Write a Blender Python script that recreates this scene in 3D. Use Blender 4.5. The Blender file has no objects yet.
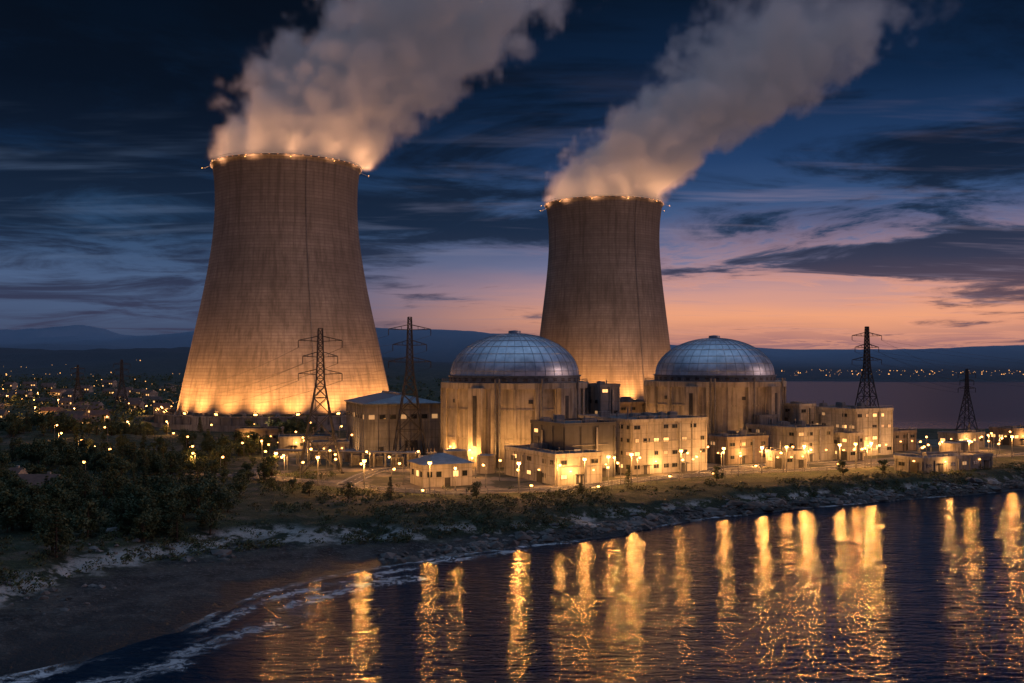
import bpy, math, random
import numpy as np
from mathutils import Vector, Matrix
random.seed(7); np.random.seed(7)
scene = bpy.context.scene
scene.view_settings.view_transform = 'Standard'
scene.view_settings.look = 'None'
scene.view_settings.exposure = 0
COL = scene.collection
GZ = 5.0      # site level above the water
rad = math.radians

# ------------------------------------------------------------------ helpers
class MB:
    def __init__(s): s.v=[]; s.f=[]; s.m=[]
    def face(s, pts, m=0):
        n=len(s.v); s.v+= [tuple(float(c) for c in p) for p in pts]; s.f.append(tuple(range(n,n+len(pts)))); s.m.append(m)
    def box(s, c, sz, rot=0, m=0):
        n=len(s.v); cx,cy,cz=c; a,b,h=sz[0]/2,sz[1]/2,sz[2]/2
        cr,sr=math.cos(rot),math.sin(rot)
        for z in (-h,h):
            for x,y in ((-a,-b),(a,-b),(a,b),(-a,b)):
                s.v.append((cx+x*cr-y*sr, cy+x*sr+y*cr, cz+z))
        for f in ((0,3,2,1),(4,5,6,7),(0,1,5,4),(1,2,6,5),(2,3,7,6),(3,0,4,7)):
            s.f.append(tuple(n+i for i in f)); s.m.append(m)
    def beam(s, p, q, t, m=0, t2=None):
        p=Vector(p); q=Vector(q); d=(q-p)
        if d.length<1e-6: return
        d.normalize(); up=Vector((0,0,1)) if abs(d.z)<.95 else Vector((1,0,0))
        a=d.cross(up).normalized(); b=d.cross(a).normalized(); n=len(s.v)
        t2=t if t2 is None else t2
        for P,tt in ((p,t),(q,t2)):
            for i,j in ((-1,-1),(1,-1),(1,1),(-1,1)):
                s.v.append(tuple(P+a*i*tt/2+b*j*tt/2))
        for f in ((0,3,2,1),(4,5,6,7),(0,1,5,4),(1,2,6,5),(2,3,7,6),(3,0,4,7)):
            s.f.append(tuple(n+i for i in f)); s.m.append(m)
    def lathe(s, prof, seg=64, c=(0,0,0), m=0):
        n=len(s.v)
        for r,z in prof:
            for i in range(seg):
                a=2*math.pi*i/seg
                s.v.append((c[0]+r*math.cos(a), c[1]+r*math.sin(a), c[2]+z))
        for j in range(len(prof)-1):
            for i in range(seg):
                k=(i+1)%seg
                s.f.append((n+j*seg+i, n+j*seg+k, n+(j+1)*seg+k, n+(j+1)*seg+i)); s.m.append(m)
    def cyl(s, p, q, r1, r2=None, seg=8, m=0):
        r2=r1 if r2 is None else r2
        p=Vector(p); q=Vector(q); d=(q-p).normalized()
        up=Vector((0,0,1)) if abs(d.z)<.95 else Vector((1,0,0))
        a=d.cross(up).normalized(); b=d.cross(a).normalized(); n=len(s.v)
        for P,r in ((p,r1),(q,r2)):
            for i in range(seg):
                t=2*math.pi*i/seg; s.v.append(tuple(P+a*math.cos(t)*r+b*math.sin(t)*r))
        for i in range(seg):
            k=(i+1)%seg; s.f.append((n+i,n+k,n+seg+k,n+seg+i)); s.m.append(m)
        s.f.append(tuple(n+i for i in range(seg))[::-1]); s.m.append(m)
        s.f.append(tuple(n+seg+i for i in range(seg))); s.m.append(m)
    def mesh(s, name, mats, smooth=False):
        me=bpy.data.meshes.new(name); me.from_pydata(s.v,[],s.f)
        for mt in mats: me.materials.append(mt)
        me.polygons.foreach_set('material_index', s.m)
        if smooth: me.polygons.foreach_set('use_smooth',[True]*len(s.f))
        me.update(); return me
    def obj(s, name, mats, parent=None, smooth=False):
        return mkobj(name, s.mesh(name,mats,smooth), parent)
def mkobj(name, data, parent=None, loc=None):
    o=bpy.data.objects.new(name,data); COL.objects.link(o)
    if parent: o.parent=parent
    if loc: o.location=loc
    return o
def empty(name, loc=(0,0,0), rot=0):
    o=bpy.data.objects.new(name,None); COL.objects.link(o); o.location=loc; o.rotation_euler=(0,0,rot); o.empty_display_size=1
    return o

class NT:
    def __init__(s, tree): s.t=tree; s.n=tree.nodes; s.l=tree.links
    def node(s, typ, ins=None, **kw):
        n=s.n.new(typ)
        for k,v in kw.items(): setattr(n,k,v)
        if ins:
            for k,v in ins.items(): s.put(n.inputs[k],v)
        return n
    def put(s, sock, v):
        if isinstance(v, bpy.types.NodeSocket): s.l.new(v,sock)
        elif isinstance(v, bpy.types.Node): s.l.new(v.outputs[0],sock)
        else: sock.default_value=v
    def math(s, op, a, b=None, c=None, clamp=False):
        n=s.n.new('ShaderNodeMath'); n.operation=op; n.use_clamp=clamp
        s.put(n.inputs[0],a)
        if b is not None: s.put(n.inputs[1],b)
        if c is not None: s.put(n.inputs[2],c)
        return n.outputs[0]
    def mr(s, v, a,b,c=0.0,d=1.0, smooth=True):
        n=s.n.new('ShaderNodeMapRange'); n.interpolation_type='SMOOTHSTEP' if smooth else 'LINEAR'
        s.put(n.inputs[0],v)
        for i,x in enumerate((a,b,c,d)): s.put(n.inputs[1+i],x)
        return n.outputs[0]
    def mix(s, f, a, b, mode='MIX'):
        n=s.n.new('ShaderNodeMix'); n.data_type='RGBA'; n.blend_type=mode
        s.put(n.inputs[0],f); s.put(n.inputs[6],a); s.put(n.inputs[7],b); return n.outputs[2]
    def noise(s, vec, scale, detail=4, rough=.5, dist=0):
        n=s.n.new('ShaderNodeTexNoise'); s.put(n.inputs['Vector'],vec)
        n.inputs['Scale'].default_value=scale; n.inputs['Detail'].default_value=detail
        n.inputs['Roughness'].default_value=rough; n.inputs['Distortion'].default_value=dist
        return n.outputs[0]
    def ramp(s, f, stops):
        n=s.n.new('ShaderNodeValToRGB'); s.put(n.inputs[0],f); e=n.color_ramp.elements
        while len(e)<len(stops): e.new(.5)
        for i,(p,c) in enumerate(stops): e[i].position=p; e[i].color=(*c,1)
        return n.outputs[0]
def C(*rgb): return (*rgb,1)
def srgb(r,g,b):
    f=lambda u:(u/255/12.92) if u/255<=.04045 else ((u/255+.055)/1.055)**2.4
    return (f(r),f(g),f(b))
def newmat(name):
    m=bpy.data.materials.new(name); m.use_nodes=True; t=NT(m.node_tree)
    p=m.node_tree.nodes['Principled BSDF']; return m,t,p
def objco(t): return t.node('ShaderNodeTexCoord').outputs['Object']
def mapping(t,v,scale=(1,1,1),rot=(0,0,0)):
    return t.node('ShaderNodeMapping',{'Vector':v,'Scale':scale,'Rotation':rot}).outputs[0]
def bump(t,p,h,strength=.4,dist=.1):
    b=t.node('ShaderNodeBump',{'Height':h,'Strength':strength,'Distance':dist}); t.put(p.inputs['Normal'],b.outputs[0])
def plain(name,col,rough=.6,metal=0,var=.25,nscale=.6):
    m,t,p=newmat(name); co=objco(t); n=t.noise(co,nscale,3,.6)
    t.put(p.inputs['Base Color'], t.mix(t.mr(n,.3,.7), C(*[c*(1-var) for c in col]), C(*[min(1,c*(1+var)) for c in col])))
    p.inputs['Roughness'].default_value=rough; p.inputs['Metallic'].default_value=metal
    return m
def emis(name,col,st):
    m,t,p=newmat(name); p.inputs['Base Color'].default_value=C(.5,.4,.3)
    p.inputs['Emission Color'].default_value=C(*col); p.inputs['Emission Strength'].default_value=st
    try: m.cycles.emission_sampling='NONE'
    except Exception: pass
    return m
def concrete(name,col,streak=.35,panels=None,rough=.85):
    m,t,p=newmat(name); co=objco(t)
    n1=t.noise(co,.12,4,.65); n2=t.noise(mapping(t,co,(.9,.9,.05)),1.0,4,.6); n3=t.noise(co,2.5,2,.6)
    c=t.mix(t.mr(n1,.3,.7),C(*[x*.62 for x in col]),C(*[min(1,x*1.15) for x in col]))
    c=t.mix(t.math('MULTIPLY',t.mr(n2,.45,.68),streak),c,C(*[x*.33 for x in col]))
    c=t.mix(t.math('MULTIPLY',t.mr(n3,.4,.8),.18),c,C(*[x*.6 for x in col]))
    if panels:
        s=t.node('ShaderNodeSeparateXYZ',{0:co})
        fz=t.math('FRACT',t.math('MULTIPLY',s.outputs[2],1/panels[1]))
        fx=t.math('FRACT',t.math('MULTIPLY',t.math('ADD',s.outputs[0],s.outputs[1]),1/panels[0]))
        l=t.math('MAXIMUM',t.mr(fz,.94,.97),t.mr(fx,.95,.975))
        c=t.mix(t.math('MULTIPLY',l,.6),c,C(*[x*.35 for x in col]))
    t.put(p.inputs['Base Color'],c); p.inputs['Roughness'].default_value=rough
    return m

M={}
M['conc']=concrete('pale_concrete',(.42,.39,.35),.6,(4.2,2.8))
M['conc2']=concrete('grey_concrete',(.28,.27,.265),.6,(5.5,3.3))
M['conc3']=concrete('brown_concrete',(.24,.20,.17),.6,(3.4,3.0))
M['react']=concrete('containment_concrete',(.42,.37,.30),.8)
M['clad']=concrete('dark_cladding',(.08,.085,.10),.3,(3.0,9.0),.6)
M['roof']=plain('roof_membrane',(.10,.105,.115),.8,0,.35,.25)
M['roofblue']=plain('blue_metal_roof',(.16,.21,.27),.45,.4,.2,.5)
M['steel']=plain('galvanised_steel',(.20,.20,.21),.5,.6)
M['dark']=plain('dark_steel',(.05,.05,.055),.6,.3)
M['glass']=plain('dark_window_glass',(.02,.025,.03),.1)
M['frame']=plain('window_frame',(.14,.13,.12),.6)
M['lit']=emis('lit_window',(1,.50,.16),1.9)
M['lit2']=emis('lit_window_dim',(1,.52,.2),.45)
M['bulb']=emis('sodium_lamp_glow',(1,.40,.09),11)
M['bulb_w']=emis('flood_lamp_glow',(1,.44,.11),14)
M['red']=emis('aviation_light',(1,.40,.14),1.5)
M['asphalt']=plain('asphalt',(.05,.05,.052),.85,0,.3,.4)
M['paint']=plain('road_paint',(.7,.7,.66),.7)
M['kerb']=plain('kerb_stone',(.3,.29,.27),.8)
M['bark']=plain('bark',(.07,.05,.035),.9)
M['rock']=plain('rock',(.12,.115,.11),.9,0,.75,.12)
M['house']=plain('house_render',(.38,.33,.28),.8)
M['tile']=plain('roof_tiles',(.14,.07,.05),.8)

# ------------------------------------------------------------------ world
w=bpy.data.worlds.new('World'); scene.world=w; w.use_nodes=True; t=NT(w.node_tree)
bg=w.node_tree.nodes['Background']
try: w.cycles.sampling_method='MANUAL'; w.cycles.sample_map_resolution=512
except Exception: pass
g=t.node('ShaderNodeTexCoord').outputs['Generated']
nv=t.node('ShaderNodeVectorMath',{0:g},operation='NORMALIZE').outputs[0]
sp=t.node('ShaderNodeSeparateXYZ',{0:nv}); X,Y,Z=sp.outputs
zc=t.math('MAXIMUM',Z,0.0)
warp=t.math('MULTIPLY',t.math('SUBTRACT',t.noise(mapping(t,nv,(3,3,14)),1.5,3,.6),.5),.03)
ez=t.math('ADD',zc,warp)
east=t.ramp(ez,[(0.0,srgb(88,80,104)),(.018,srgb(172,120,116)),(.042,srgb(240,164,124)),(.066,srgb(206,152,142)),(.095,srgb(124,122,152)),(.135,srgb(66,92,134)),
               (.19,srgb(36,63,104)),(.26,srgb(16,38,68)),(.37,srgb(6,17,32)),(.62,srgb(60,86,126)),(1,srgb(150,180,216))])
west=t.ramp(ez,[(0.0,srgb(40,54,80)),(.03,srgb(68,80,108)),(.07,srgb(76,96,130)),(.13,srgb(42,70,104)),
               (.20,srgb(17,38,66)),(.30,srgb(7,19,35)),(.40,srgb(4,12,24)),(.62,srgb(60,86,126)),(1,srgb(150,180,216))])
az=t.math('DIVIDE',X,t.math('MAXIMUM',t.math('ABSOLUTE',Y),.15))
sky=t.mix(t.mr(az,-.28,.20),west,east)
den=t.math('ADD',zc,.07)
px=t.math('DIVIDE',X,den); py=t.math('DIVIDE',Y,den)
cv=t.node('ShaderNodeCombineXYZ',{0:px,1:py,2:0.0}).outputs[0]
c1=t.noise(mapping(t,cv,(.62,.7,1)),1.3,7,.64,.6)
def gauss(ax,azv,wx,wz):
    dx=t.math('DIVIDE',t.math('SUBTRACT',az,ax),wx); dz=t.math('DIVIDE',t.math('SUBTRACT',zc,azv),wz)
    return t.math('EXPONENT',t.math('MULTIPLY',t.math('ADD',t.math('MULTIPLY',dx,dx),t.math('MULTIPLY',dz,dz)),-1.0))
bank=t.math('MULTIPLY',gauss(.48,.092,.20,.020),.36)
bank=t.math('ADD',bank,t.math('MULTIPLY',gauss(.52,.054,.12,.009),.22))
bank=t.math('ADD',bank,t.math('MULTIPLY',gauss(-.12,.135,.25,.03),.15))
bank=t.math('ADD',bank,t.math('MULTIPLY',gauss(-.42,.22,.28,.14),.11))
bank=t.math('SUBTRACT',bank,t.math('MULTIPLY',gauss(.25,.050,.35,.03),.16))
bank=t.math('SUBTRACT',bank,t.math('MULTIPLY',gauss(0,.09,.16,.03),.06))
cs=t.math('ADD',c1,bank)
cf=t.mr(cs,.45,.64)
ccol=t.ramp(zc,[(0,srgb(64,58,80)),(.06,srgb(48,52,76)),(.12,srgb(22,35,56)),(.25,srgb(8,17,31)),(.45,srgb(5,11,21))])
sky2=t.mix(t.math('MULTIPLY',cf,.88),sky,ccol)
edge=t.math('MULTIPLY',t.math('MULTIPLY',t.mr(cs,.40,.48),t.mr(cs,.58,.50)),t.math('MULTIPLY',t.mr(zc,.16,.05),t.mr(az,-.1,.3)))
sky2=t.mix(t.math('MULTIPLY',edge,.45),sky2,C(*srgb(236,160,128)))
c2=t.noise(mapping(t,cv,(.35,1.2,1)),2.3,4,.6,.3)
wf=t.math('MULTIPLY',t.math('MULTIPLY',t.mr(c2,.50,.75),.45),t.mr(zc,.0,.08))
wcol=t.mix(t.mr(az,-.3,.3),C(*srgb(84,104,136)),C(*srgb(152,136,156)))
wf=t.math('MULTIPLY',wf,t.mr(zc,.30,.10))
sky3=t.mix(wf,sky2,wcol)
sky4=t.mix(t.mr(Z,-.02,0.0),C(*srgb(20,28,40)),sky3)
t.put(bg.inputs[0],sky4); bg.inputs[1].default_value=1.0

sun=bpy.data.lights.new('sun','SUN'); sun.energy=.38; sun.angle=rad(10); sun.color=(1,.60,.52)
so=mkobj('sun',sun); sd=Vector((.88,-.10,.20)); so.rotation_euler=(-sd).to_track_quat('-Z','Y').to_euler()

# ------------------------------------------------------------------ camera
cam=bpy.data.cameras.new('camera'); co=mkobj('camera',cam,loc=(0,0,44)); co.rotation_euler=(rad(90),0,0)
cam.lens=35.156; cam.sensor_width=36; cam.shift_y=.018; cam.clip_start=1; cam.clip_end=40000; scene.camera=co

# ------------------------------------------------------------------ numpy noise
def vnoise(x,y,seed=0):
    xi=np.floor(x).astype(np.int64); yi=np.floor(y).astype(np.int64); fx=x-xi; fy=y-yi
    fx=fx*fx*(3-2*fx); fy=fy*fy*(3-2*fy)
    def h(a,b):
        n=(a*374761393+b*668265263+seed*1442695041)&0x7fffffff
        n=((n^(n>>13))*1274126177)&0x7fffffff
        return ((n^(n>>16))&0xffff)/65535.0
    return (h(xi,yi)*(1-fx)+h(xi+1,yi)*fx)*(1-fy)+(h(xi,yi+1)*(1-fx)+h(xi+1,yi+1)*fx)*fy
def fbm(x,y,sc,o=5,seed=0):
    s=0;a=.5;tot=0
    for i in range(o):
        s=s+a*vnoise(x/sc+17.3*i,y/sc+5.1*i,seed+i); tot+=a; a*=.5; sc/=2.03
    return s/tot
SH=np.array([(-2500,20),(-900,40),(-300,70),(-120,105),(-79,129),(-66.6,141),(-59.5,152),(-53.7,162),(-49.5,182),(-44,192),(-36.7,202),
  (-29.7,209.5),(-18,220),(-2.8,231.6),(21.7,247),(36,262),(51.7,275),(85.6,296),(122,314),(150,327),(175,341),(275,400),(420,470),(700,560),(2500,800),(15000,2500)],float)
def sdist(x,y):
    best=np.full(x.shape,1e9)
    for a,b in zip(SH[:-1],SH[1:]):
        d=b-a; tt=np.clip(((x-a[0])*d[0]+(y-a[1])*d[1])/(d@d),0,1)
        best=np.minimum(best,np.hypot(x-a[0]-tt*d[0],y-a[1]-tt*d[1]))
    return np.where(y>np.interp(x,SH[:,0],SH[:,1]),best,-best)
def sstep(a,b,x):
    u=np.clip((x-a)/(b-a),0,1); return u*u*(3-2*u)
def height(x,y):
    s=sdist(x,y); s=s+(fbm(x,y,14,4,3)-.5)*6.0
    bw=np.interp(x,[-80,-50,-25,10,60,300],[34,26,10,5,3,3])
    n1=fbm(x,y,60,5,11); n2=fbm(x,y,12,4,21)
    plant=sstep(-165,-100,x+.12*(y-330))*sstep(700,640,y)
    left=1-plant
    top=5*plant+left*(6.5+(n1-.5)*9+sstep(300,230,y)*2.0)
    bench=top+(n2-.5)*3.6*(1-plant)
    h=np.where(s<0,np.maximum(s*.10,-8),0)
    beach=np.clip(s/bw,0,1)*1.5+(n2-.5)*1.1*np.sin(np.pi*np.clip(s/bw,0,1))
    bank=sstep(0,1,(s-bw)/np.interp(x,[-60,-20,60,140],[22,20,16,10]))
    scr=(n2-.5)*5.0*np.sin(np.pi*np.clip(bank,0,1))
    hl=beach+(bench-1.5)*bank+scr
    h=np.where(s>0,hl,h)
    tt=x/np.maximum(y,1)
    far=sstep(900,2600,y)
    hh=far*(fbm(x,y,900,5,31)*130-12)*sstep(.15,-.25,tt)*sstep(2600,1500,np.abs(y-2600)+600)
    hh2=sstep(3800,6500,y)*(40+fbm(x,y,1500,5,41)*360)*(.44+.56*sstep(.3,-.3,tt))
    h=np.where(y>900,h+hh+hh2,h)
    b=np.minimum(y-640+fbm(x,y,80,3,51)*50,(x-(170+.10*(y-620)))); b=np.minimum(b,(2050-y)*.5+(fbm(x,y,300,3,61)-.5)*200)
    h=np.where(b>-40,np.minimum(h,5-5*sstep(-40,0,b)-np.clip(b,0,100)*.08),h)
    return h
ts=np.linspace(-1.5,1.5,400)
ts=np.sign(ts)*np.abs(ts/1.5)**1.35*1.5
ys=np.concatenate([np.arange(60,520,2.0),np.geomspace(520,14000,130)])
TT,YY=np.meshgrid(ts,ys); XX=TT*(YY+60)
HH=height(XX,YY)
ny,nx=XX.shape
V=np.stack([XX,YY,HH],-1).reshape(-1,3)
idx=np.arange(ny*nx).reshape(ny,nx)
F=np.stack([idx[:-1,:-1],idx[:-1,1:],idx[1:,1:],idx[1:,:-1]],-1).reshape(-1,4)
me=bpy.data.meshes.new('ground'); me.from_pydata(V.tolist(),[],F.tolist()); me.polygons.foreach_set('use_smooth',[True]*len(F))
ground=mkobj('ground',me)
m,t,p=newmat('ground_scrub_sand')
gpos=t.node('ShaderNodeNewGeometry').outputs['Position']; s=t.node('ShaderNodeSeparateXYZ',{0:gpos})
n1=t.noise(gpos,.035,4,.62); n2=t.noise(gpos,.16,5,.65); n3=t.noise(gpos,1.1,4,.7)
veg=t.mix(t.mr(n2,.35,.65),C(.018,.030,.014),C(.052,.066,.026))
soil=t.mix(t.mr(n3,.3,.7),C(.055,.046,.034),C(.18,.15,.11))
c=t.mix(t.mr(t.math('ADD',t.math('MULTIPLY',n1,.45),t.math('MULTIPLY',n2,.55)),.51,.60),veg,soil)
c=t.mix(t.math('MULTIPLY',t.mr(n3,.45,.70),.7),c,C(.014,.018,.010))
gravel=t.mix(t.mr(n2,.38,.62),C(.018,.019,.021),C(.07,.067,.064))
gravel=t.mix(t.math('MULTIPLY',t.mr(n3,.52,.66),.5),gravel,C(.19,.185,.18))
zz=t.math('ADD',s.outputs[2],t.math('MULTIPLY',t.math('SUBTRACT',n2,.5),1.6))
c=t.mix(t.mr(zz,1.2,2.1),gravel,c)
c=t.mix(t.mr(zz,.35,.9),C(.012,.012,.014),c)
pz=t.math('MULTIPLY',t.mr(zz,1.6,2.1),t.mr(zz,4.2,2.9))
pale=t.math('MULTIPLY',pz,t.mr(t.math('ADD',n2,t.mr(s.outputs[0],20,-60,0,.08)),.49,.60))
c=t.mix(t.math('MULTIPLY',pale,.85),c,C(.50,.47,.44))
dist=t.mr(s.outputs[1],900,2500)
c=t.mix(dist,c,C(.045,.065,.095))  # bluish distance haze painted into the far ground colour
c=t.mix(t.mr(s.outputs[1],3500,6500),c,C(.15,.23,.35))  # paler haze tint painted onto the farthest hills
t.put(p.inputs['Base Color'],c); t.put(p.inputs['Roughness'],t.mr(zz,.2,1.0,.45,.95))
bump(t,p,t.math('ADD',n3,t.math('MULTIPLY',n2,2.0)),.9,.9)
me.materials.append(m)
GX0,GX1,GY0,GY1,GS=-420,420,60,660,2.0
_gx=np.arange(GX0,GX1+.1,GS); _gy=np.arange(GY0,GY1+.1,GS); _a,_b=np.meshgrid(_gx,_gy); HG=height(_a,_b); SG=sdist(_a,_b); TG=fbm(_a,_b,38,3,77); UG=fbm(_a,_b,22,3,99)
def samp(G,x,y):
    u=(x-GX0)/GS; v=(y-GY0)/GS; i=int(u); j=int(v); fu=u-i; fv=v-j
    return float((G[j,i]*(1-fu)+G[j,i+1]*fu)*(1-fv)+(G[j+1,i]*(1-fu)+G[j+1,i+1]*fu)*fv)
def ghz(x,y):
    if GX0<=x<GX1-3 and GY0<=y<GY1-3: return samp(HG,x,y)
    return float(height(np.array([float(x)]),np.array([float(y)]))[0])

# water: wind ripples with crests lying along the shore
m,t,p=newmat('sea_water'); gp=t.node('ShaderNodeNewGeometry').outputs['Position']
wv=mapping(t,gp,(.42,1.2,1),(0,0,rad(-6))); wv2=mapping(t,gp,(.6,1.0,1),(0,0,rad(18)))
a=t.noise(wv2,.14,3,.5,.3); b=t.noise(wv,.55,4,.64,.3)
hgt=t.math('ADD',t.math('MULTIPLY',a,.70),t.math('MULTIPLY',b,.55))
gy=t.node('ShaderNodeSeparateXYZ',{0:gp}).outputs[1]
p.inputs['Base Color'].default_value=C(.003,.014,.032); p.inputs['IOR'].default_value=1.333
t.put(p.inputs['Roughness'],t.mr(gy,380,800,.075,.30))
bump(t,p,hgt,1.0,.42)
mb=MB(); mb.face([(-16000,-600,0),(16000,-600,0),(16000,15000,0),(-16000,15000,0)]); mb.obj('sea_water',[m])

# foam
m,t,p=newmat('sea_foam'); gp=t.node('ShaderNodeNewGeometry').outputs['Position']
f=t.noise(gp,.33,7,.75,1.2); f2=t.noise(gp,.06,3,.5)
uvn=t.node('ShaderNodeUVMap').outputs[0]; us=t.node('ShaderNodeSeparateXYZ',{0:uvn})
edge=t.math('MULTIPLY',t.mr(us.outputs[1],0,.5),t.mr(us.outputs[1],1,.5))
al=t.math('MULTIPLY',t.mr(t.math('ADD',f,t.math('MULTIPLY',edge,.16)),.55,.76),t.math('MULTIPLY',t.mr(edge,0,.35),t.mr(f2,.38,.60)))
p.inputs['Base Color'].default_value=C(.8,.83,.86); t.put(p.inputs['Alpha'],t.math('MULTIPLY',al,.75)); p.inputs['Roughness'].default_value=.8
def resample(P,step):
    P=np.array(P,float); d=np.r_[0,np.cumsum(np.hypot(*np.diff(P,axis=0).T))]; n=int(d[-1]/step)+1; q=np.linspace(0,d[-1],n)
    return np.stack([np.interp(q,d,P[:,0]),np.interp(q,d,P[:,1])],-1)
base=resample(SH[3:22],3.0)
for _ in range(3): base[1:-1]=(base[:-2]+base[1:-1]*2+base[2:])/4
vs=[];fs=[];uvs=[]
for off,wd,i0,i1 in ((.2,5.5,0,999),(-4,7,0,62),(-12,11,0,50)):
    P=base[i0:i1]; T=np.gradient(P,axis=0); T/=np.hypot(T[:,0],T[:,1])[:,None]; N=np.stack([-T[:,1],T[:,0]],-1)
    wob=(fbm(P[:,0]+off*9,P[:,1],16,3,7)-.5)*(9 if off<0 else 3)
    k=len(vs)
    for j in range(len(P)):
        for vv,o in enumerate((off+wob[j]-wd/2,off+wob[j]+wd/2)):
            q=P[j]+N[j]*o; vs.append((float(q[0]),float(q[1]),.03+(-off)*.001 if off<0 else .12))
            uvs.append((j*3.0,float(vv)))
        if j: fs.append((k+2*j-2,k+2*j-1,k+2*j+1,k+2*j))
me=bpy.data.meshes.new('sea_foam'); me.from_pydata(vs,[],fs); uvl=me.uv_layers.new(name='UVMap')
for l in me.loops: uvl.data[l.index].uv=uvs[l.vertex_index]
me.materials.append(m); mkobj('sea_foam',me)

# ------------------------------------------------------------------ lamps
SOD=(1,.42,.10)
def lamp_mesh():
    mb=MB(); mb.cyl((0,0,0),(0,0,6.8),.12,.08,8,0); mb.cyl((0,0,0),(0,0,.5),.22,.2,8,0)
    mb.beam((0,0,6.7),(1.0,0,7.1),.1,0); mb.box((1.2,0,7.12),(.8,.4,.14),0,0)
    mb.lathe([(.01,6.38),(.26,6.44),(.42,6.62),(.42,6.85),(.32,7.04)],10,(1.2,0,0),1)
    return mb.mesh('pole_and_head',[M['steel'],M['bulb']])
LM=lamp_mesh(); LAMPS={}
def street_lamp(x,y,power=2600,z=None,rot=None):
    z=ghz(x,y) if z is None else z
    e=empty('street_lamp',(x,y,z),random.uniform(0,6.28) if rot is None else rot)
    mkobj('pole_and_head',LM,e)
    if power<=0: return
    key=int(power)
    if key not in LAMPS:
        L=bpy.data.lights.new('lamp_light','POINT'); L.energy=power; L.color=SOD; L.shadow_soft_size=.3; LAMPS[key]=L
    mkobj('lamp_light',LAMPS[key],e,(1.2,0,5.9))
def flood_mesh():
    mb=MB(); mb.box((0,0,0),(1.3,.9,.5),0,0); mb.box((0,0,-.3),(1.1,.75,.1),0,1); mb.beam((-.75,0,0),(-.75,0,1.0),.1,0); mb.beam((.75,0,0),(.75,0,1.0),.1,0)
    mb.beam((-.8,0,1.0),(.8,0,1.0),.1,0); mb.box((0,.0,.27),(.9,.5,.06),0,1)
    return mb.mesh('housing',[M['dark'],M['bulb_w']])
FM=flood_mesh(); FL={}
def flood(x,y,z,target,power,angle=80,col=(1,.48,.16),blend=.8,soft=.5,sc=1):
    d=Vector(target)-Vector((x,y,z)); e=empty('flood_light',(x,y,z)); e.rotation_euler=d.to_track_quat('-Z','Y').to_euler()
    o=mkobj('housing',FM,e); o.scale=(sc,sc,sc)
    key=(power,angle,col,blend,soft)
    if key not in FL:
        L=bpy.data.lights.new('flood_beam','SPOT'); L.energy=power; L.color=col; L.spot_size=rad(angle); L.spot_blend=blend; L.shadow_soft_size=soft; FL[key]=L
    mkobj('flood_beam',FL[key],e,(0,0,-.45*sc))

# ------------------------------------------------------------------ cooling towers
m,t,p=newmat('cooling_tower_concrete'); co_=objco(t); s=t.node('ShaderNodeSeparateXYZ',{0:co_})
ang=t.math('ARCTAN2',s.outputs[1],s.outputs[0])
fz=t.math('FRACT',t.math('MULTIPLY',s.outputs[2],1/1.9)); lz=t.mr(fz,.70,.92)
fa=t.math('FRACT',t.math('MULTIPLY',ang,96/6.28318)); la=t.math('MAXIMUM',t.mr(fa,.86,.96),t.mr(fa,.10,.0))
zi=t.math('FLOOR',t.math('MULTIPLY',s.outputs[2],1/1.9)); ai=t.math('FLOOR',t.math('MULTIPLY',ang,36/6.28318))
wn=t.node('ShaderNodeTexWhiteNoise',noise_dimensions='2D'); t.put(wn.inputs[0],t.node('ShaderNodeCombineXYZ',{0:zi,1:ai,2:0.0}).outputs[0])
wn1=t.node('ShaderNodeTexWhiteNoise',noise_dimensions='1D'); t.put(wn1.inputs['W'],zi)
n1=t.noise(co_,.03,4,.65); n2=t.noise(mapping(t,co_,(.35,.35,.02)),1,5,.65); n3=t.noise(co_,.5,4,.65)
c=t.mix(t.mr(n1,.3,.7),C(.19,.17,.16),C(.32,.29,.275))
c=t.mix(t.math('MULTIPLY',t.mr(n2,.42,.68),.66),c,C(.09,.08,.076))
c=t.mix(t.math('MULTIPLY',wn.outputs[0],.16),c,C(.13,.115,.11))
c=t.mix(t.math('MULTIPLY',wn1.outputs[0],.34),c,C(.13,.115,.11))
c=t.mix(t.math('MULTIPLY',lz,.5),c,C(.09,.08,.075))
c=t.mix(t.math('MULTIPLY',la,.26),c,C(.11,.095,.09))
c=t.mix(t.math('MULTIPLY',t.mr(n3,.45,.75),.35),c,C(.12,.105,.10))
t.put(p.inputs['Base Color'],c); p.inputs['Roughness'].default_value=.9
M['tower']=m
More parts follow.
